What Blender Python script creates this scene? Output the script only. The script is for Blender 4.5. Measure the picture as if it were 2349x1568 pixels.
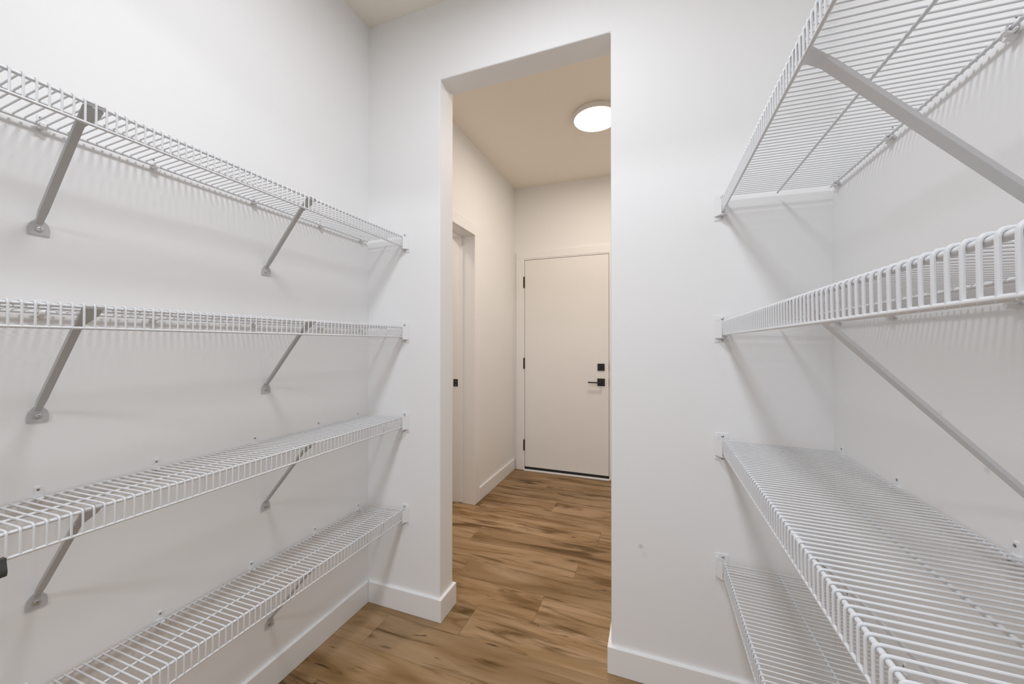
import bpy, math, random
from mathutils import Vector
random.seed(7)
for o in list(bpy.data.objects):
    bpy.data.objects.remove(o)
sc = bpy.context.scene
COL = sc.collection

# ------------------------------------------------------------------ camera
cam_d = bpy.data.cameras.new('camera')
cam_d.sensor_width = 36.0
cam_d.lens = 866.0 / 2349.0 * 36.0
cam_d.clip_start = 0.02
cam_d.clip_end = 50
cam = bpy.data.objects.new('camera', cam_d)
COL.objects.link(cam)
cam.location = (0, 0, 1.22)
cam.rotation_euler = (math.radians(90.292), 0, math.radians(20.437))
sc.camera = cam

# ------------------------------------------------------------------ world, exposure
w = bpy.data.worlds.new('world')
sc.world = w
w.use_nodes = True
w.node_tree.nodes['Background'].inputs[0].default_value = (0.5, 0.5, 0.5, 1)
w.node_tree.nodes['Background'].inputs[1].default_value = 0.15
sc.view_settings.view_transform = 'Standard'
sc.view_settings.look = 'None'
sc.view_settings.gamma = 1.0
sc.view_settings.use_curve_mapping = False
sc.view_settings.exposure = 0.05
sc.cycles.max_bounces = 8
sc.cycles.diffuse_bounces = 6
sc.cycles.caustics_reflective = False
sc.cycles.caustics_refractive = False
sc.cycles.glossy_bounces = 2
PANTRY_WATT, PANTRY_COL = 11.3, (0.95, 0.99, 1.06)
HALL_WATT, HALL_COL = 12.0, (1.0, 0.875, 0.765)
SIDE_WATT = 9.0
KITCHEN_FILL_WATT, KITCHEN_FILL_COL = 47.0, (0.935, 0.99, 1.09)

# ------------------------------------------------------------------ measures (metres)
XL, XR = -1.2745, 0.5275          # pantry side walls
YB, TH = 1.4537, 0.1146           # wall with the opening
XO1, XO2, ZO = -0.8816, -0.1465, 2.392
YREAR = -0.40
ZC = 2.735
YH = 3.485                        # far hall wall
XHR = 0.62                        # hall right wall
BH, BT = 0.0985, 0.013            # baseboard
WT = 0.186                        # left wall thickness
DY1, DY2, DZ = 1.83, 2.588, 2.046 # side doorway in the left wall
LIP = 0.0425
PITCH = 0.0159

# ------------------------------------------------------------------ materials
def mat(name, col, rough=0.5, metal=0.0, spec=0.5):
    m = bpy.data.materials.new(name); m.use_nodes = True
    b = m.node_tree.nodes['Principled BSDF']
    b.inputs['Base Color'].default_value = (*col, 1)
    b.inputs['Roughness'].default_value = rough
    b.inputs['Metallic'].default_value = metal
    b.inputs['Specular IOR Level'].default_value = spec
    return m

def add_bump(m, scale, strength, dist=0.001, detail=3):
    nt = m.node_tree
    tc = nt.nodes.new('ShaderNodeTexCoord'); nz = nt.nodes.new('ShaderNodeTexNoise'); bp = nt.nodes.new('ShaderNodeBump')
    nz.inputs['Scale'].default_value = scale; nz.inputs['Detail'].default_value = detail
    bp.inputs['Strength'].default_value = strength; bp.inputs['Distance'].default_value = dist
    nt.links.new(tc.outputs['Object'], nz.inputs['Vector'])
    nt.links.new(nz.outputs['Fac'], bp.inputs['Height'])
    nt.links.new(bp.outputs['Normal'], nt.nodes['Principled BSDF'].inputs['Normal'])

def scuffed_paint(name, col, spots, rough=0.6):
    """flat wall paint with a few small scuffs at fixed places of the wall"""
    m = mat(name, col, rough, spec=0.3)
    nt = m.node_tree; L = nt.links
    tc = nt.nodes.new('ShaderNodeTexCoord')
    cur = None
    for (p, r, a) in spots:
        d = nt.nodes.new('ShaderNodeVectorMath'); d.operation = 'DISTANCE'
        d.inputs[1].default_value = p
        L.new(tc.outputs['Object'], d.inputs[0])
        mr = nt.nodes.new('ShaderNodeMapRange'); mr.interpolation_type = 'SMOOTHSTEP'
        mr.inputs['From Min'].default_value = 0.0; mr.inputs['From Max'].default_value = r
        mr.inputs['To Min'].default_value = a; mr.inputs['To Max'].default_value = 0.0
        L.new(d.outputs['Value'], mr.inputs['Value'])
        if cur is None: cur = mr.outputs[0]
        else:
            ad = nt.nodes.new('ShaderNodeMath'); ad.operation = 'MAXIMUM'
            L.new(cur, ad.inputs[0]); L.new(mr.outputs[0], ad.inputs[1]); cur = ad.outputs[0]
    mx = nt.nodes.new('ShaderNodeMix'); mx.data_type = 'RGBA'
    mx.inputs['A'].default_value = (*col, 1); mx.inputs['B'].default_value = (0.3, 0.29, 0.26, 1)
    L.new(cur, mx.inputs['Factor']); L.new(mx.outputs['Result'], nt.nodes['Principled BSDF'].inputs['Base Color'])
    return m

PAINT = (0.875, 0.875, 0.87)
M_wall = mat('wall_paint', PAINT, 0.6, spec=0.3)
M_wall_back = scuffed_paint('wall_paint_scuffed', PAINT, [((-0.042, YB, 0.484), 0.014, 0.35), ((-0.030, YB, 0.455), 0.018, 0.10)])
M_wall_right = scuffed_paint('wall_paint_marked', PAINT, [((XR, 0.876, 1.0075), 0.011, 0.22), ((XR, 0.985, 1.085), 0.010, 0.12)])
M_ceil = mat('ceiling_paint', (0.90, 0.845, 0.765), 0.85, spec=0.15); add_bump(M_ceil, 90, 0.55, 0.004, 5)
M_trim = mat('trim_paint', (0.88, 0.88, 0.875), 0.38)
M_door = mat('door_paint', (0.86, 0.85, 0.83), 0.45)
M_wire = mat('wire_vinyl_coat', (0.72, 0.73, 0.74), 0.3)
M_plast = mat('white_plastic', (0.84, 0.84, 0.84), 0.35)
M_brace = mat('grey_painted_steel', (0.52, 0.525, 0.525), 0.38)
M_brace_lit = mat('grey_painted_steel_lit', (0.72, 0.735, 0.755), 0.35)  # same grey paint, lightened to stand in for light on the deep-shelf braces
M_steel = mat('screw_zinc', (0.55, 0.55, 0.54), 0.3, 0.9)
M_clipscrew = mat('clip_pin_steel', (0.22, 0.22, 0.21), 0.45, 0.4)
M_dark = mat('dark_steel', (0.10, 0.10, 0.095), 0.35, 0.6)
M_black = mat('matte_black_metal', (0.012, 0.012, 0.012), 0.35)
M_bronze = mat('dark_bronze', (0.07, 0.045, 0.03), 0.4, 0.6)
M_rubber = mat('black_rubber', (0.012, 0.012, 0.012), 0.8)
M_lamp = mat('lamp_housing', (0.78, 0.77, 0.75), 0.4)

def glow(name, col, strength):
    m = bpy.data.materials.new(name); m.use_nodes = True
    nt = m.node_tree; nt.nodes.clear()
    e = nt.nodes.new('ShaderNodeEmission'); o = nt.nodes.new('ShaderNodeOutputMaterial')
    e.inputs[0].default_value = (*col, 1); e.inputs[1].default_value = strength
    nt.links.new(e.outputs[0], o.inputs[0])
    m.cycles.emission_sampling = 'NONE'
    return m

def wood():
    m = bpy.data.materials.new('oak_vinyl_plank'); m.use_nodes = True
    nt = m.node_tree; L = nt.links; N = nt.nodes.new
    b = nt.nodes['Principled BSDF']; b.inputs['Roughness'].default_value = 0.42; b.inputs['Specular IOR Level'].default_value = 0.35
    tc = N('ShaderNodeTexCoord'); oi = N('ShaderNodeObjectInfo')
    off = N('ShaderNodeVectorMath'); off.operation = 'SCALE'; off.inputs[0].default_value = (37.0, 61.0, 13.0)
    L.new(oi.outputs['Random'], off.inputs['Scale'])
    add = N('ShaderNodeVectorMath'); add.operation = 'ADD'
    L.new(tc.outputs['Object'], add.inputs[0]); L.new(off.outputs[0], add.inputs[1])
    def noise(scl, scale, detail, rough, dist):
        mp = N('ShaderNodeMapping'); mp.inputs['Scale'].default_value = scl
        n = N('ShaderNodeTexNoise'); n.inputs['Scale'].default_value = scale; n.inputs['Detail'].default_value = detail
        n.inputs['Roughness'].default_value = rough; n.inputs['Distortion'].default_value = dist
        L.new(add.outputs[0], mp.inputs['Vector']); L.new(mp.outputs[0], n.inputs['Vector'])
        return n.outputs['Fac']
    def ramp(src, stops):
        r = N('ShaderNodeValToRGB'); e = r.color_ramp.elements
        while len(e) > 1: e.remove(e[-1])
        e[0].position, e[0].color = stops[0][0], (*stops[0][1], 1)
        for p, c in stops[1:]:
            k = e.new(p); k.color = (*c, 1)
        L.new(src, r.inputs[0]); return r.outputs[0]
    def mix(f, a, bcol, mode='MIX'):
        x = N('ShaderNodeMix'); x.data_type = 'RGBA'; x.blend_type = mode
        if isinstance(f, float): x.inputs['Factor'].default_value = f
        else: L.new(f, x.inputs['Factor'])
        L.new(a, x.inputs['A'])
        if isinstance(bcol, tuple): x.inputs['B'].default_value = (*bcol, 1)
        else: L.new(bcol, x.inputs['B'])
        return x.outputs['Result']
    broad = noise((0.9, 5.0, 1.0), 1.7, 3.0, 0.5, 0.8)
    base = ramp(broad, [(0.30, (0.200, 0.110, 0.036)), (0.45, (0.305, 0.188, 0.085)), (0.58, (0.375, 0.246, 0.132)), (0.78, (0.430, 0.294, 0.170))])
    fine = noise((2.0, 46.0, 1.0), 2.2, 4.0, 0.6, 0.4)
    fr = ramp(fine, [(0.30, (0.86, 0.84, 0.80)), (0.62, (1.03, 1.03, 1.03))])
    base = mix(0.7, base, fr, 'MULTIPLY')
    streak = noise((1.0, 8.0, 1.0), 1.75, 3.5, 0.58, 1.4)
    sm = ramp(streak, [(0.52, (0, 0, 0)), (0.60, (0.50, 0.50, 0.50)), (0.68, (1, 1, 1))])
    base = mix(sm, base, (0.100, 0.046, 0.004))
    knot = noise((3.2, 13.0, 1.0), 2.4, 2.0, 0.5, 0.8)
    km = ramp(knot, [(0.69, (0, 0, 0)), (0.77, (1, 1, 1))])
    base = mix(km, base, (0.045, 0.020, 0.004))
    # each plank its own tone
    tone = ramp(oi.outputs['Random'], [(0.0, (0.90, 0.89, 0.87)), (0.5, (1.0, 1.0, 1.0)), (1.0, (1.09, 1.09, 1.10))])
    base = mix(1.0, base, tone, 'MULTIPLY')
    L.new(base, b.inputs['Base Color'])
    bp = N('ShaderNodeBump'); bp.inputs['Strength'].default_value = 0.08; bp.inputs['Distance'].default_value = 0.001
    L.new(fine, bp.inputs['Height']); L.new(bp.outputs['Normal'], b.inputs['Normal'])
    return m
M_wood = wood()
M_sub = mat('subfloor', (0.05, 0.035, 0.02), 0.9); add_bump(M_sub, 40, 0.2)

# ------------------------------------------------------------------ mesh helpers
class MB:
    def __init__(s): s.v = []; s.f = []
    def add(s, vs, fs):
        n = len(s.v); s.v += [tuple(p) for p in vs]; s.f += [[i + n for i in f] for f in fs]
    def box(s, a, b):
        x0, x1 = sorted((a[0], b[0])); y0, y1 = sorted((a[1], b[1])); z0, z1 = sorted((a[2], b[2]))
        s.add([(x0,y0,z0),(x1,y0,z0),(x1,y1,z0),(x0,y1,z0),(x0,y0,z1),(x1,y0,z1),(x1,y1,z1),(x0,y1,z1)],
              [(0,3,2,1),(4,5,6,7),(0,1,5,4),(1,2,6,5),(2,3,7,6),(3,0,4,7)])
    def prism(s, pts, vec):
        """polygon (3-D points) swept along vec"""
        n = len(pts); vec = Vector(vec)
        vs = [Vector(p) for p in pts] + [Vector(p) + vec for p in pts]
        fs = [list(range(n))[::-1], list(range(n, 2*n))] + [(i, (i+1) % n, n + (i+1) % n, n + i) for i in range(n)]
        s.add(vs, fs)
    def tube(s, path, r, n=8, caps=True):
        path = [Vector(p) for p in path]; rings = []
        up = None
        for i, p in enumerate(path):
            t = (path[min(i+1, len(path)-1)] - path[max(i-1, 0)]).normalized()
            if up is None:
                up = t.orthogonal().normalized()
            up = (up - t * up.dot(t)).normalized(); sd = t.cross(up)
            k = 1.0
            if 0 < i < len(path)-1:
                c = (path[i]-path[i-1]).normalized().dot((path[i+1]-path[i]).normalized())
                k = 1.0 / max(0.75, math.sqrt((1 + c) / 2))
            rings.append([p + (up * math.cos(2*math.pi*j/n) + sd * math.sin(2*math.pi*j/n)) * r for j in range(n)])
        vs = [q for rg in rings for q in rg]; fs = []
        for i in range(len(rings)-1):
            for j in range(n):
                fs.append((i*n+j, i*n+(j+1) % n, (i+1)*n+(j+1) % n, (i+1)*n+j))
        if caps:
            fs.append(list(range(n))[::-1]); fs.append([(len(rings)-1)*n + j for j in range(n)])
        s.add(vs, fs)
    def lathe(s, prof, origin, axis, n=20):
        """prof: (radius, height) pairs; spun about axis through origin"""
        axis = Vector(axis).normalized(); a = axis.orthogonal().normalized(); b = axis.cross(a); o = Vector(origin)
        vs = []; fs = []
        for (r, h) in prof:
            for j in range(n):
                t = 2*math.pi*j/n
                vs.append(o + axis*h + (a*math.cos(t) + b*math.sin(t))*r)
        for i in range(len(prof)-1):
            for j in range(n):
                fs.append((i*n+j, i*n+(j+1) % n, (i+1)*n+(j+1) % n, (i+1)*n+j))
        fs.append(list(range(n))[::-1]); fs.append([(len(prof)-1)*n + j for j in range(n)])
        s.add(vs, fs)
    def mesh(s, name, m, smooth=False):
        me = bpy.data.meshes.new(name); me.from_pydata(s.v, [], s.f); me.validate()
        import bmesh
        bm = bmesh.new(); bm.from_mesh(me); bmesh.ops.recalc_face_normals(bm, faces=bm.faces); bm.to_mesh(me); bm.free()
        me.materials.append(m)
        if smooth:
            for p in me.polygons: p.use_smooth = True
            try: me.set_sharp_from_angle(angle=math.radians(40))
            except Exception: pass
        return me
    def build(s, name, m, parent=None, smooth=False, bevel=0.0, segs=2):
        me = s.mesh(name, m, smooth)
        o = link(name, me, parent)
        if bevel:
            md = o.modifiers.new('bevel', 'BEVEL'); md.width = bevel; md.segments = segs; md.limit_method = 'ANGLE'; md.angle_limit = math.radians(40)
        return o

def link(name, data, parent=None, loc=None):
    o = bpy.data.objects.new(name, data); COL.objects.link(o)
    if parent is not None: o.parent = parent
    if loc is not None: o.location = loc
    return o
def tag(o, label, cat, group=None):
    o['label'] = label; o['category'] = cat
    if group: o['group'] = group
    return o
def parts(meshes, root):
    made = {}
    for nm, me in meshes:          # a screw belongs to the plate, foot or body it goes through
        host = made.get('wall_plate') or made.get('foot') or made.get('clip_body')
        made[nm] = link(nm, me, host if nm == 'screw' and host else root)
def struct(o, label=None):
    o['kind'] = 'structure'
    if label: o['label'] = label
    return o
def box(name, a, b, m, parent=None, bevel=0.0):
    q = MB(); q.box(a, b); return q.build(name, m, parent, bevel=bevel)

# ------------------------------------------------------------------ floor: slab and planks
floor = struct(box('floor', (-2.7, YREAR - 0.12, -0.06), (XHR + 0.1, YH + 0.35, -0.008), M_sub), 'wood-look plank floor running from pantry into hallway')
PW, PL = 0.182, 1.22
fixed = {0: -1.115, 2: -0.495, 3: -0.97, 6: -0.315}
cache = {}
for row in range(-10, 13):
    y0 = 1.228 + row * PW
    x = fixed.get(row, -1.3 + ((row * 0.437) % 1.0) * PL)
    while x > -2.65: x -= PL
    while x < XHR + 0.05:
        a, b = max(x, -2.65), min(x + PL, XHR + 0.08)
        if b - a > 0.02:
            L_ = round(b - a - 0.0006, 4)
            if L_ not in cache:
                q = MB(); h = L_ / 2; g = PW / 2 - 0.0003; e = 0.0005
                q.add([(-h,-g,-0.009),(h,-g,-0.009),(h,g,-0.009),(-h,g,-0.009),
                       (-h,-g,-e),(h,-g,-e),(h,g,-e),(-h,g,-e),
                       (-h+e,-g+e,0),(h-e,-g+e,0),(h-e,g-e,0),(-h+e,g-e,0)],
                      [(0,3,2,1),(0,1,5,4),(1,2,6,5),(2,3,7,6),(3,0,4,7),(4,5,9,8),(5,6,10,9),(6,7,11,10),(7,4,8,11),(8,9,10,11)])
                cache[L_] = q.mesh('plank', M_wood)
            link('plank', cache[L_], floor, ((a + b) / 2, y0 + PW / 2, 0))
        x += PL

# ------------------------------------------------------------------ walls and ceiling
struct(box('ceiling', (-2.7, YREAR - 0.11, ZC), (XHR + 0.1, YH + 0.35, ZC + 0.1), M_ceil), 'off-white finely stippled ceiling')

q = MB()   # left wall with the side doorway
q.prism([(XL, YREAR, 0), (XL, DY1, 0), (XL, DY1, DZ + 0.012), (XL, DY2 + 0.004, DZ + 0.012), (XL, DY2 + 0.004, 0), (XL, YH + 0.3, 0), (XL, YH + 0.3, ZC), (XL, YREAR, ZC)], (-WT, 0, 0))
struct(q.build('wall_left', M_wall), 'white painted wall carrying the narrow shelves, with a side doorway in the hall')
q = MB()   # wall with the tall opening
q.prism([(XL - 0.02, YB, 0), (XO1, YB, 0), (XO1, YB, ZO), (XO2, YB, ZO), (XO2, YB, 0), (XHR + 0.03, YB, 0), (XHR + 0.03, YB, ZC + 0.01), (XL - 0.02, YB, ZC + 0.01)], (0, TH, 0))
struct(q.build('wall_back', M_wall_back, bevel=0.005, segs=3), 'white painted wall with a tall uncased opening')
struct(box('wall_right', (XR, YREAR, 0), (XR + 0.09, YB + 0.01, ZC), M_wall_right), 'white painted wall carrying the deep shelves')
q = MB()   # rear wall: the opening towards the kitchen in which the photographer stands
q.prism([(-2.3, YREAR, 0), (-0.95, YREAR, 0), (-0.95, YREAR, ZO), (0.30, YREAR, ZO), (0.30, YREAR, 0), (2.3, YREAR, 0), (2.3, YREAR, ZC + 0.01), (-2.3, YREAR, ZC + 0.01)], (0, -TH, 0))
struct(q.build('wall_rear', M_wall, bevel=0.005), 'white wall with the opening from pantry to kitchen')
KY = -3.4
struct(box('floor_kitchen', (-2.3, KY, -0.06), (2.3, YREAR - 0.11, -0.001), M_wood))
struct(box('ceiling_kitchen', (-2.3, KY, ZC), (2.3, YREAR - 0.10, ZC + 0.1), M_ceil))
struct(box('wall_kitchen_rear', (-2.3, KY - 0.1, 0), (2.3, KY, ZC), M_wall))
struct(box('wall_kitchen_left', (-2.4, KY, 0), (-2.3, YREAR, ZC), M_wall))
struct(box('wall_kitchen_right', (2.3, KY, 0), (2.4, YREAR, ZC), M_wall))
struct(box('wall_hall_right', (XHR, YB + 0.05, 0), (XHR + 0.1, YH + 0.3, ZC), M_wall))
# far hall wall with the door hole
SX1, SX2, SZ0, SZ1 = -1.163, -0.369, 0.034, 2.029       # door slab
q = MB()
q.prism([(XL - 0.02, YH, 0), (SX1 - 0.024, YH, 0), (SX1 - 0.024, YH, SZ1 + 0.025), (SX2 + 0.024, YH, SZ1 + 0.025), (SX2 + 0.024, YH, 0), (XHR + 0.03, YH, 0), (XHR + 0.03, YH, ZC + 0.01), (XL - 0.02, YH, ZC + 0.01)], (0, 0.13, 0))
struct(q.build('wall_far', M_wall), 'hall end wall around the entry door')
struct(box('wall_behind_door', (SX1 - 0.1, YH + 0.125, 0), (SX2 + 0.1, YH + 0.17, SZ1 + 0.1), M_wall))
# small room beyond the side doorway
struct(box('wall_side_room_end', (-2.65, 1.4, 0), (-2.55, 3.3, ZC), M_wall))
struct(box('wall_side_room_near', (-2.6, 1.35, 0), (XL - WT + 0.01, 1.45, ZC), M_wall))
struct(box('wall_side_room_far', (-2.6, 3.2, 0), (XL - WT + 0.01, 3.3, ZC), M_wall))

# ------------------------------------------------------------------ baseboards
def board(name, foot, h, label=None):
    q = MB(); q.prism([(x, y, 0) for x, y in foot], (0, 0, h))
    return struct(q.build(name, M_trim, bevel=0.0022, segs=2), label)
E_ = 0.004   # let the boards bed into the wall
y2 = YB + TH
board('baseboard_left', [(XL - E_, YREAR), (XL + BT, YREAR), (XL + BT, YB - BT), (XL - E_, YB + E_)], BH)
board('baseboard_back_narrow', [(XL + BT, YB - BT), (XO1 + BT, YB - BT), (XO1 + BT, y2 + BT), (XL, y2 + BT), (XL, y2 - E_), (XO1 - E_, y2 - E_), (XO1 - E_, YB + E_), (XL, YB + E_)], BH)
board('baseboard_back_wide', [(XR - BT, YB - BT), (XO2 - BT, YB - BT), (XO2 - BT, y2 + BT), (XHR, y2 + BT), (XHR, y2 - E_), (XO2 + E_, y2 - E_), (XO2 + E_, YB + E_), (XR, YB + E_)], BH)
board('baseboard_right', [(XR + E_, YREAR), (XR - BT, YREAR), (XR - BT, YB - BT), (XR + E_, YB + E_)], BH)
board('baseboard_hall_left', [(XL - E_, DY2 + 0.079), (XL + BT, DY2 + 0.079), (XL + BT, YH - 0.012), (XL - E_, YH - 0.012)], 0.1)
board('baseboard_hall_entry', [(XL - E_, y2 + BT), (XL + BT, y2 + BT), (XL + BT, DY1 - 0.08), (XL - E_, DY1 - 0.08)], 0.1)
board('baseboard_far', [(SX2 + 0.09, YH + E_), (SX2 + 0.09, YH - BT), (XHR, YH - BT), (XHR, YH + E_)], 0.1)
board('baseboard_hall_right', [(XHR + E_, y2 + BT), (XHR - BT, y2 + BT), (XHR - BT, YH - BT), (XHR + E_, YH - BT)], 0.1)

# ------------------------------------------------------------------ side doorway: jamb, casing, stop, strike plate
CT = 0.012
q = MB(); q.box((XL + CT, DY2 - 0.002, 0), (XL - E_, DY2 + 0.08, DZ)); t2 = struct(q.build('trim_2', M_trim, bevel=0.002), 'white casing and jamb of the side doorway')
box('casing', (XL + CT, DY1 - 0.08, 0), (XL - E_, DY1 + 0.004, DZ), M_trim, t2, 0.002)
box('head_casing', (XL + CT, DY1 - 0.08, DZ), (XL - E_, DY2 + 0.08, DZ + 0.08), M_trim, t2, 0.002)
box('jamb', (XL - 0.0005, DY2, 0), (XL - WT - 0.004, DY2 + 0.018, DZ + 0.002), M_trim, t2)
box('jamb', (XL - 0.0005, DY1 + 0.001, 0), (XL - WT - 0.004, DY1 - 0.012, DZ + 0.002), M_trim, t2)
box('head_jamb', (XL - 0.0005, DY1, DZ), (XL - WT - 0.004, DY2, DZ + 0.018), M_trim, t2)
XS = -1.371
box('stop', (XS, DY2 - 0.011, 0.012), (XS - 0.034, DY2 + 0.002, DZ - 0.011), M_trim, t2, 0.0015)
box('stop', (XS, DY1 - 0.002, 0.012), (XS - 0.034, DY1 + 0.011, DZ - 0.011), M_trim, t2, 0.0015)
box('head_stop', (XS, DY1, DZ - 0.011), (XS - 0.034, DY2, DZ + 0.002), M_trim, t2, 0.0015)
sp = box('strike_plate', (-1.411, DY2 - 0.0025, 0.891), (-1.449, DY2 + 0.002, 0.948), M_black, t2, 0.001); sp['label'] = 'black strike plate'
for zz in (0.904, 0.931):
    q = MB(); q.lathe([(0.003, 0), (0.0032, 0.0008), (0.002, 0.0012)], (-1.428, DY2 - 0.0024, zz), (0, -1, 0), 10); q.build('screw', M_steel, sp, True)

# ------------------------------------------------------------------ far door: frame, casing, slab and hardware
YC = YH - 0.015
q = MB(); q.box((-1.25, YC, 0), (-1.178, YH + E_, 2.043)); t1 = struct(q.build('trim_1', M_trim, bevel=0.002), 'white casing and frame of the entry door')
box('casing', (-0.354, YC, 0), (-0.282, YH + E_, 2.043), M_trim, t1, 0.002)
box('head_casing', (-1.25, YC, 2.043), (-0.282, YH + E_, 2.112), M_trim, t1, 0.002)
box('jamb', (SX1 - 0.026, YC + 0.004, 0), (SX1 - 0.0035, YH + 0.128, SZ1 + 0.004), M_trim, t1)
jr = box('jamb', (SX2 + 0.0035, YC + 0.004, 0), (SX2 + 0.026, YH + 0.128, SZ1 + 0.004), M_trim, t1)
box('head_jamb', (SX1 - 0.026, YC + 0.004, SZ1 + 0.004), (SX2 + 0.026, YH + 0.128, SZ1 + 0.027), M_trim, t1)
box('stop', (SX1 - 0.0036, YH + 0.04, 0.014), (SX1 + 0.01, YH + 0.06, SZ1), M_trim, t1)
box('threshold', (SX1 - 0.0036, YH - 0.034, 0), (SX2 + 0.0036, YH + 0.12, 0.013), M_trim, t1, 0.003)
for z0, z1 in ((0.975, 1.045), (0.835, 0.91)):
    box('strike_plate', (SX2 + 0.0028, YC + 0.002, z0), (SX2 + 0.0042, YC + 0.04, z1), M_black, jr)
YS = YH - 0.009      # slab face
door = struct(box('door_1', (SX1, YS, SZ0), (SX2, YS + 0.044, SZ1), M_door, None, 0.0015), 'flat cream-white entry door at the hall end')
q = MB(); q.box((SX1 + 0.001, YS - 0.002, 0.0125), (SX2 - 0.001, YS + 0.04, SZ0 + 0.002)); q.build('door_sweep', M_rubber, door)['label'] = 'black rubber door sweep'
for z0, z1 in ((0.192, 0.293), (0.981, 1.082), (1.764, 1.868)):
    h = MB(); xh = SX1 - 0.006
    for k in range(5):
        a = z0 + (z1 - z0) * k / 5; b = z0 + (z1 - z0) * (k + 1) / 5 - 0.0008
        h.lathe([(0.0058, a), (0.0062, a + 0.001), (0.0062, b - 0.001), (0.0058, b)], (xh, YS - 0.007, 0), (0, 0, 1), 14)
    h.lathe([(0.003, z1), (0.0045, z1 + 0.002), (0.002, z1 + 0.006)], (xh, YS - 0.007, 0), (0, 0, 1), 12)
    ho = h.build('hinge', M_bronze, door, True); ho['label'] = 'dark bronze hinge'
    box('hinge_leaf', (xh - 0.002, YS - 0.006, z0), (SX1 + 0.0012, YS + 0.01, z1), M_bronze, ho)
q = MB(); q.box((-0.468, YS - 0.009, 0.979), (-0.405, YS + 0.001, 1.042)); db = q.build('deadbolt', M_black, door, bevel=0.0025); db['label'] = 'square black deadbolt rose'
q = MB(); q.lathe([(0.014, 0), (0.013, 0.004)], (-0.4365, YS - 0.0085, 1.0105), (0, -1, 0), 20); q.box((-0.4395, YS - 0.026, 0.996), (-0.4335, YS - 0.012, 1.025)); q.build('thumb_turn', M_black, db)
q = MB(); q.box((-0.470, YS - 0.009, 0.841), (-0.403, YS + 0.001, 0.908)); hr = q.build('door_handle', M_black, door, bevel=0.0025); hr['label'] = 'square black rose with straight lever'
q = MB(); q.lathe([(0.011, 0), (0.011, 0.034)], (-0.4365, YS - 0.008, 0.8735), (0, -1, 0), 18); q.box((-0.548, YS - 0.052, 0.868), (-0.425, YS - 0.040, 0.879)); q.build('lever', M_black, hr, bevel=0.0012)

# ------------------------------------------------------------------ flush ceiling lights
def ceiling_light(x, y, r, dz, col, watt, label):
    e = link('ceiling_light', None, None, (x, y, ZC - dz)); e.empty_display_size = 0.05
    tag(e, label, 'ceiling light')
    q = MB(); q.lathe([(r * 0.93, dz + 0.0), (r * 0.985, dz - 0.001), (r, dz - 0.006), (r, 0.003), (r - 0.002, 0.0), (r - 0.007, 0.0), (r - 0.007, 0.006)], (0, 0, 0), (0, 0, 1), 64)
    q.build('housing', M_lamp, e, True)
    q = MB(); q.lathe([(r - 0.0075, 0.002), (r - 0.02, -0.001), (r * 0.5, -0.0035), (0.002, -0.0045)], (0, 0, 0), (0, 0, 1), 48)
    q.build('diffuser', glow('diffuser_glow', col, 2.5), e, True)
    ld = bpy.data.lights.new('lamp_light', 'AREA'); ld.shape = 'DISK'; ld.size = 2 * (r - 0.008)
    ld.color = [min(1.0, c / max(col)) for c in col]; ld.energy = watt * max(col)
    link('lamp_light', ld, e, (0, 0, -0.006))
    return e
ceiling_light(-0.348, 2.525, 0.151, 0.035, HALL_COL, HALL_WATT, 'round flush ceiling light glowing white in the hallway')
ceiling_light(-0.372, 0.62, 0.151, 0.035, PANTRY_COL, PANTRY_WATT, 'round flush ceiling light over the pantry')
ceiling_light(-0.325, -1.7, 0.19, 0.035, KITCHEN_FILL_COL, KITCHEN_FILL_WATT, 'added unseen round ceiling fill light in the kitchen')  # added out of view behind the camera to raise the ambient fill
ceiling_light(-2.06, 2.25, 0.151, 0.035, HALL_COL, SIDE_WATT, 'round flush ceiling light in the room beyond the side doorway')

# ------------------------------------------------------------------ wire shelves
Y_END, Y_NEAR = YB - 0.010, -0.10
R_TOP, R_RAIL, R_WIRE = 0.0036, 0.0030, 0.00185
DROP = 0.006            # deck falls slightly towards the wall
def deck_z(d, D): return R_TOP + R_WIRE - DROP * (1 - d / D)

def wire_mesh(s, D):
    q = MB(); zb = deck_z(0.008, D); zt = R_TOP + R_WIRE; xo = D + R_TOP + R_WIRE
    p = [(0.006, zb - 0.005), (0.0085, zb - 0.001), (0.013, deck_z(0.013, D)), (D - 0.001, zt)]
    rr = R_TOP + R_WIRE
    for k in (30, 60, 90): p.append((D + rr * math.sin(math.radians(k)), rr * math.cos(math.radians(k))))
    p.append((xo - 0.0004, -LIP - R_RAIL * 0.7))
    q.tube([(s * d, 0, z) for d, z in p], R_WIRE, 8)
    return q.mesh('wire', M_wire, True)

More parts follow.
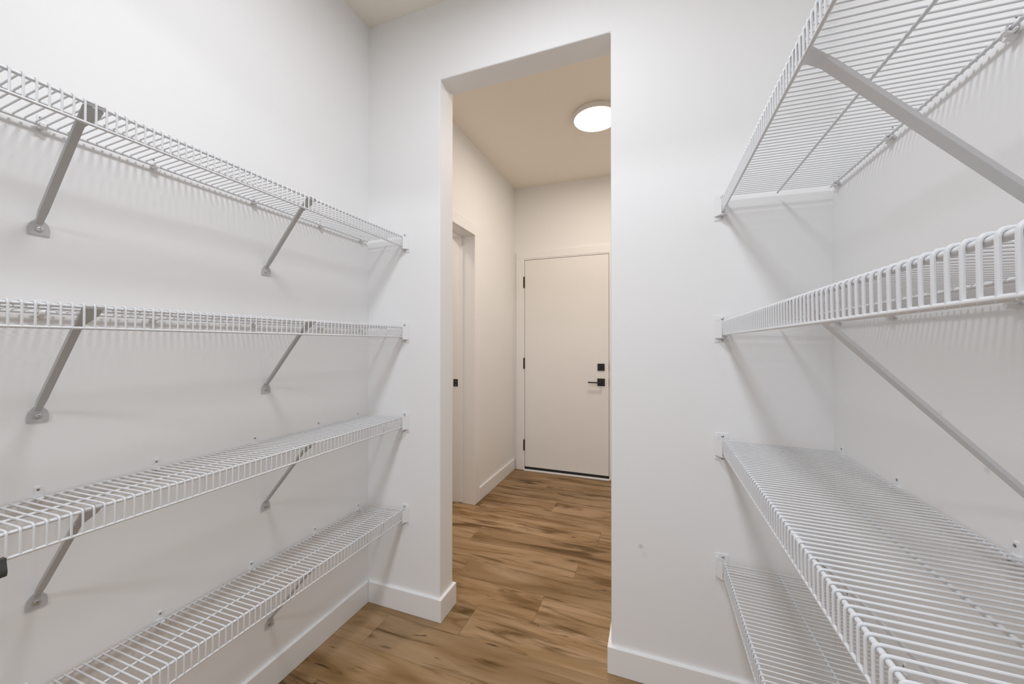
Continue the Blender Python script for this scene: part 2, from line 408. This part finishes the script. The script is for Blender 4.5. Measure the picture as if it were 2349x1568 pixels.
def wall_clip(s, X, Y, Z, D, label, group):
    """white plastic clip: screw boss, upright tab and the hook round the back wire; origin on the wall"""
    e = link('wall_clip', None, None, (X, Y, Z)); e.empty_display_size = 0.01
    tag(e, label, 'shelf clip', group)
    parts(CLIP[s], e)
    return e
def clip_meshes(s):
    zr = deck_z(0.012, 0.25) - R_WIRE - R_RAIL
    out = []
    q = MB()
    q.box((0, -0.0045, -0.002), (s * 0.0032, 0.0045, 0.020))
    q.box((0, -0.0075, -0.012), (s * 0.005, 0.0075, 0.0))
    q.lathe([(0.0065, 0.0), (0.0060, 0.0125), (0.0045, 0.0145)], (0, 0.0065, zr - 0.0075), (s, 0, 0), 14)
    out.append(('clip_body', q.mesh('clip_body', M_plast, True)))
    q = MB()
    arc = [(0.012 + (R_RAIL + 0.0016) * math.cos(t), zr + (R_RAIL + 0.0016) * math.sin(t)) for t in [math.radians(a) for a in (200, 235, 270, 305, 340, 375, 405)]]
    prof = [(s * d, -0.0055, z) for d, z in arc] + [(s * (0.012 + (d - 0.012) * 1.75), -0.0055, zr + (z - zr) * 1.75) for d, z in arc[::-1]]
    q.prism(prof, (0, 0.009, 0))
    out.append(('hook', q.mesh('hook', M_plast)))
    q = MB(); q.lathe([(0.0024, 0.0), (0.0026, 0.0008), (0.0012, 0.0014)], (s * 0.0032, 0, 0.014), (s, 0, 0), 10)
    out.append(('screw', q.mesh('screw', M_clipscrew, True)))
    return out
CLIP = {1: clip_meshes(1), -1: clip_meshes(-1)}

def end_bracket_meshes(s):
    """moulded bracket on the end wall that sleeves the front lip; local origin: top front wire on the wall, -y out of wall, s*x towards the room"""
    o0 = R_TOP + 2 * R_WIRE + 0.001
    out = []
    q = MB(); q.box((-s * 0.012, 0, -0.067), (s * 0.028, -0.0028, 0.022))
    out.append(('wall_plate', q.mesh('wall_plate', M_plast)))
    q = MB()   # cheek running from the lip end back out to the wall, on a folded sole
    q.prism([(s * a, -b, -0.0535) for a, b in ((o0, 0.0255), (o0 + 0.0018, 0.0260), (0.0275, 0.0035), (0.0270, 0.0026), (0.0248, 0.0026))], (0, 0, 0.0555))
    q.prism([(s * a, -b, -0.0535) for a, b in ((-0.0085, 0.0255), (o0 + 0.0010, 0.0257), (0.0262, 0.0030), (-0.0085, 0.0026))], (0, 0, 0.0020))
    q.box((-s * 0.0085, -0.0026, -0.0530), (-s * 0.0067, -0.0255, -0.046))
    q.prism([(s * a, -b, 0.0015) for a, b in ((o0 + 0.012, 0.0135), (0.0270, 0.0026), (o0 + 0.012, 0.0026))], (0, 0, 0.010))
    out.append(('sleeve', q.mesh('sleeve', M_plast)))
    q = MB(); q.lathe([(0.0042, 0), (0.0046, 0.001), (0.003, 0.0022)], (s * 0.004, -0.0026, 0.0125), (0, -1, 0), 12)
    q.lathe([(0.0042, 0), (0.0046, 0.001), (0.003, 0.0022)], (s * 0.004, -0.0026, -0.0605), (0, -1, 0), 12)
    out.append(('screw', q.mesh('screw', M_steel, True)))
    return out
ENDB = {1: end_bracket_meshes(1), -1: end_bracket_meshes(-1)}

def brace_meshes(s, D, W, M_brace):
    """sloping steel strap from the wall foot to the front wire; local origin: wall, at the height of the top front wire"""
    out = []
    fz = -(D * 1.0 + 0.029)                         # screw height
    A = Vector((D - 0.004, -0.0035)); B = Vector((0.0035, fz + 0.012))
    t = (A - B).normalized(); n = Vector((t.y, -t.x))   # n points out and down
    prof = [(-0.0130, -0.0050), (-0.0104, 0.0), (0.0104, 0.0), (0.0130, -0.0050), (0.0118, -0.0056), (0.0096, -0.0014), (-0.0096, -0.0014), (-0.0118, -0.0056)]
    prof = [(py * W / 0.0130, pn) for py, pn in prof]
    rings = []
    Lr = (A - B).length
    for u, wid, fl in ((0.0, 0.72, 0.3), (0.03, 1.0, 1.0), (0.5, 1.0, 1.0), (Lr * 1 - 0.055, 1.0, 1.0), (Lr - 0.03, 1.0, 0.55), (Lr, 1.0, 0.2)):
        c = B + t * u
        rings.append([(s * (c.x + n.x * pn * fl), py * wid, c.y + n.y * pn * fl) for py, pn in prof] if u <= Lr else None)
    rings[2] = [(s * (B + t * Lr * .5 + n * pn).x, py, (B + t * Lr * .5 + n * pn).y) for py, pn in prof]
    q = MB(); k = len(prof)
    fs = [(i*k+j, i*k+(j+1) % k, (i+1)*k+(j+1) % k, (i+1)*k+j) for i in range(len(rings)-1) for j in range(k)]
    fs += [list(range(k))[::-1], [(len(rings)-1)*k + j for j in range(k)]]
    q.add([p for r in rings for p in r], fs)
    out.append(('strap', q.mesh('strap', M_brace, True)))
    q = MB()   # widened head behind the lip, with two tabs folded over the top wire
    def pt(u, y, d): c = B + t * u + n * d; return (s * c.x, y, c.y)
    q.add([pt(Lr-0.046, -W * 0.75, 0.0002), pt(Lr-0.046, W * 0.75, 0.0002), pt(Lr-0.016, 0.022, 0.0002), pt(Lr, 0.0235, 0.0002), pt(Lr, -0.0075, 0.0002),
           pt(Lr-0.046, -W * 0.75, -0.0012), pt(Lr-0.046, W * 0.75, -0.0012), pt(Lr-0.016, 0.022, -0.0012), pt(Lr, 0.0235, -0.0012), pt(Lr, -0.0075, -0.0012)],
          [(0,1,2,3,4), (9,8,7,6,5), (0,5,6,1), (1,6,7,2), (2,7,8,3), (3,8,9,4), (4,9,5,0)])
    for yc in (0.0, 0.0159):
        arc = [math.radians(a) for a in (215, 180, 145, 110, 75, 40, 15)]
        inn = [(D + (R_TOP + 0.0002) * math.cos(a), (R_TOP + 0.0002) * math.sin(a)) for a in arc]
        ou = [(D + (R_TOP + 0.0016) * math.cos(a), (R_TOP + 0.0016) * math.sin(a)) for a in arc[::-1]]
        q.prism([(s * d, yc - 0.0055, z) for d, z in inn + ou], (0, 0.011, 0))
    out.append(('hook', q.mesh('hook', M_brace)))
    q = MB()
    ol = [(-0.0165, -0.013), (0.0165, -0.013), (0.0165, 0.002), (0.0145, 0.010), (0.0100, 0.017), (0.0052, 0.0215), (-0.0052, 0.0215), (-0.0100, 0.017), (-0.0145, 0.010), (-0.0165, 0.002)]
    q.prism([(0, y, fz + z) for y, z in ol], (s * 0.0028, 0, 0))
    out.append(('foot', q.mesh('foot', M_brace)))
    q = MB(); q.lathe([(0.0062, 0.0), (0.0060, 0.0012), (0.0045, 0.0022), (0.0025, 0.0022), (0.0022, 0.0010)], (s * 0.0026, 0, fz), (s, 0, 0), 16)
    out.append(('screw', q.mesh('screw', M_steel, True)))
    return out

def brace(meshes, X, Y, Z, label, group):
    e = link('shelf_brace', None, None, (X, Y, Z)); e.empty_display_size = 0.02
    tag(e, label, 'shelf brace', group)
    parts(meshes, e)

RANK = ['topmost', 'second-highest', 'third-highest', 'lowest']
ORD = ['first', 'second', 'third', 'fourth', 'fifth']
def shelf_bank(s, X, D, heights, phase, kind, clips, braces, mid):
    wm = wire_mesh(s, D)
    bm_ = brace_meshes(s, D, 0.0082, M_brace) if kind == 'narrow' else brace_meshes(s, D, 0.0150, M_brace_lit)
    def rail(name, d, z, r, ye):
        q = MB(); q.tube([(s * d, Y_NEAR, z), (s * d, ye, z)], r, 12); return q.mesh(name, M_wire, True)
    zm = deck_z(mid, D) - R_WIRE - R_RAIL + 0.0004; zb = deck_z(0.012, D) - R_WIRE - R_RAIL + 0.0004
    rails = [rail('front_rail', D, 0, R_TOP, Y_END), rail('lip_rail', D + R_TOP + R_WIRE - 0.0012, -LIP, R_RAIL, Y_END),
             rail('middle_rail', mid, zm, R_RAIL, Y_END - 0.012), rail('back_rail', 0.012, zb, R_RAIL, Y_END - 0.012)]
    for i, z in enumerate(heights):
        e = link('wire_shelf', None, None, (X, 0, z)); e.empty_display_size = 0.05
        tag(e, 'long %s white wire shelf, %s of four on its wall' % (kind, RANK[i]), 'wire shelf', '%s wire shelves' % kind)
        for me in rails: link(me.name.split('.')[0], me, e)
        y = phase
        while y - PITCH > Y_NEAR + 0.003: y -= PITCH
        while y < Y_END - 0.014:
            link('wire', wm, e, (0, y, 0)); y += PITCH
        for k, yc in enumerate(sorted(clips[i], reverse=True)):
            wall_clip(s, X, yc, z, D, 'white plastic clip behind the %s %s wire shelf, %s from the opening wall' % (RANK[i], kind, ORD[k]), 'wall clips of the %s wire shelves' % kind)
        eb = link('end_bracket', None, None, (X + s * D, YB, z)); eb.empty_display_size = 0.02
        tag(eb, 'white bracket on the opening wall holding the %s %s wire shelf' % (RANK[i], kind), 'shelf bracket', 'end brackets of the %s wire shelves' % kind)
        parts(ENDB[s], eb)
        for k, yb in enumerate(sorted(braces[i], reverse=True)):
            # sit the tabs between two wires
            yb = phase + (round((yb - phase) / PITCH - 0.5) + 0.5) * PITCH
            brace(bm_, X, yb, z, 'sloping %s steel brace under the %s %s wire shelf%s' % ('grey' if kind == 'narrow' else 'wide grey', RANK[i], kind, '' if len(braces[i]) == 1 else (', nearer the opening wall', ', farther from the opening wall')[k]), 'braces of the %s wire shelves' % kind)

shelf_bank(1, XL, 0.2045, (1.7067, 1.2939, 0.8847, 0.4641), 0.3128, 'narrow',
           [(0.417, 0.619, 0.893, 1.168, 1.395)] * 2 + [(0.417, 0.629, 0.902, 1.163, 1.381), (0.40, 0.639, 0.891, 1.147, 1.385)],
           [(0.417, 0.939), (0.415, 0.943), (0.413, 0.946), (0.949,)], 0.122)
shelf_bank(-1, XR, 0.3015, (1.7082, 1.2932, 0.8945, 0.486), 0.3564, 'deep',
           [(0.81, 1.130, 1.400), (0.81, 1.130, 1.400), (0.82, 1.121, 1.393), (0.80, 0.92, 1.10, 1.36)],
           [(0.75,), (0.76,), (0.75,), ()], 0.151)

# dark metal hook at the near end of the third narrow shelf's lip
q = MB()
zc = 0.8847 - LIP; xc = XL + 0.2045 + 0.004
pr = [(-0.004, 0.004), (0.0045, 0.0035), (0.0055, -0.004), (0.0075, -0.012), (0.0095, -0.020), (0.007, -0.0275), (0.001, -0.0305), (-0.004, -0.029),
      (-0.003, -0.0265), (0.001, -0.028), (0.0055, -0.0255), (0.0075, -0.020), (0.0055, -0.0125), (0.0036, -0.004), (0.003, 0.0022), (-0.004, 0.0026)]
q.prism([(xc + a, 0.283, zc + b) for a, b in pr], (0, 0.0295, 0))
tag(q.build('metal_hook', M_dark, None, True, 0.0006), 'dark metal hook hanging from the lip of the third narrow shelf', 'hook')
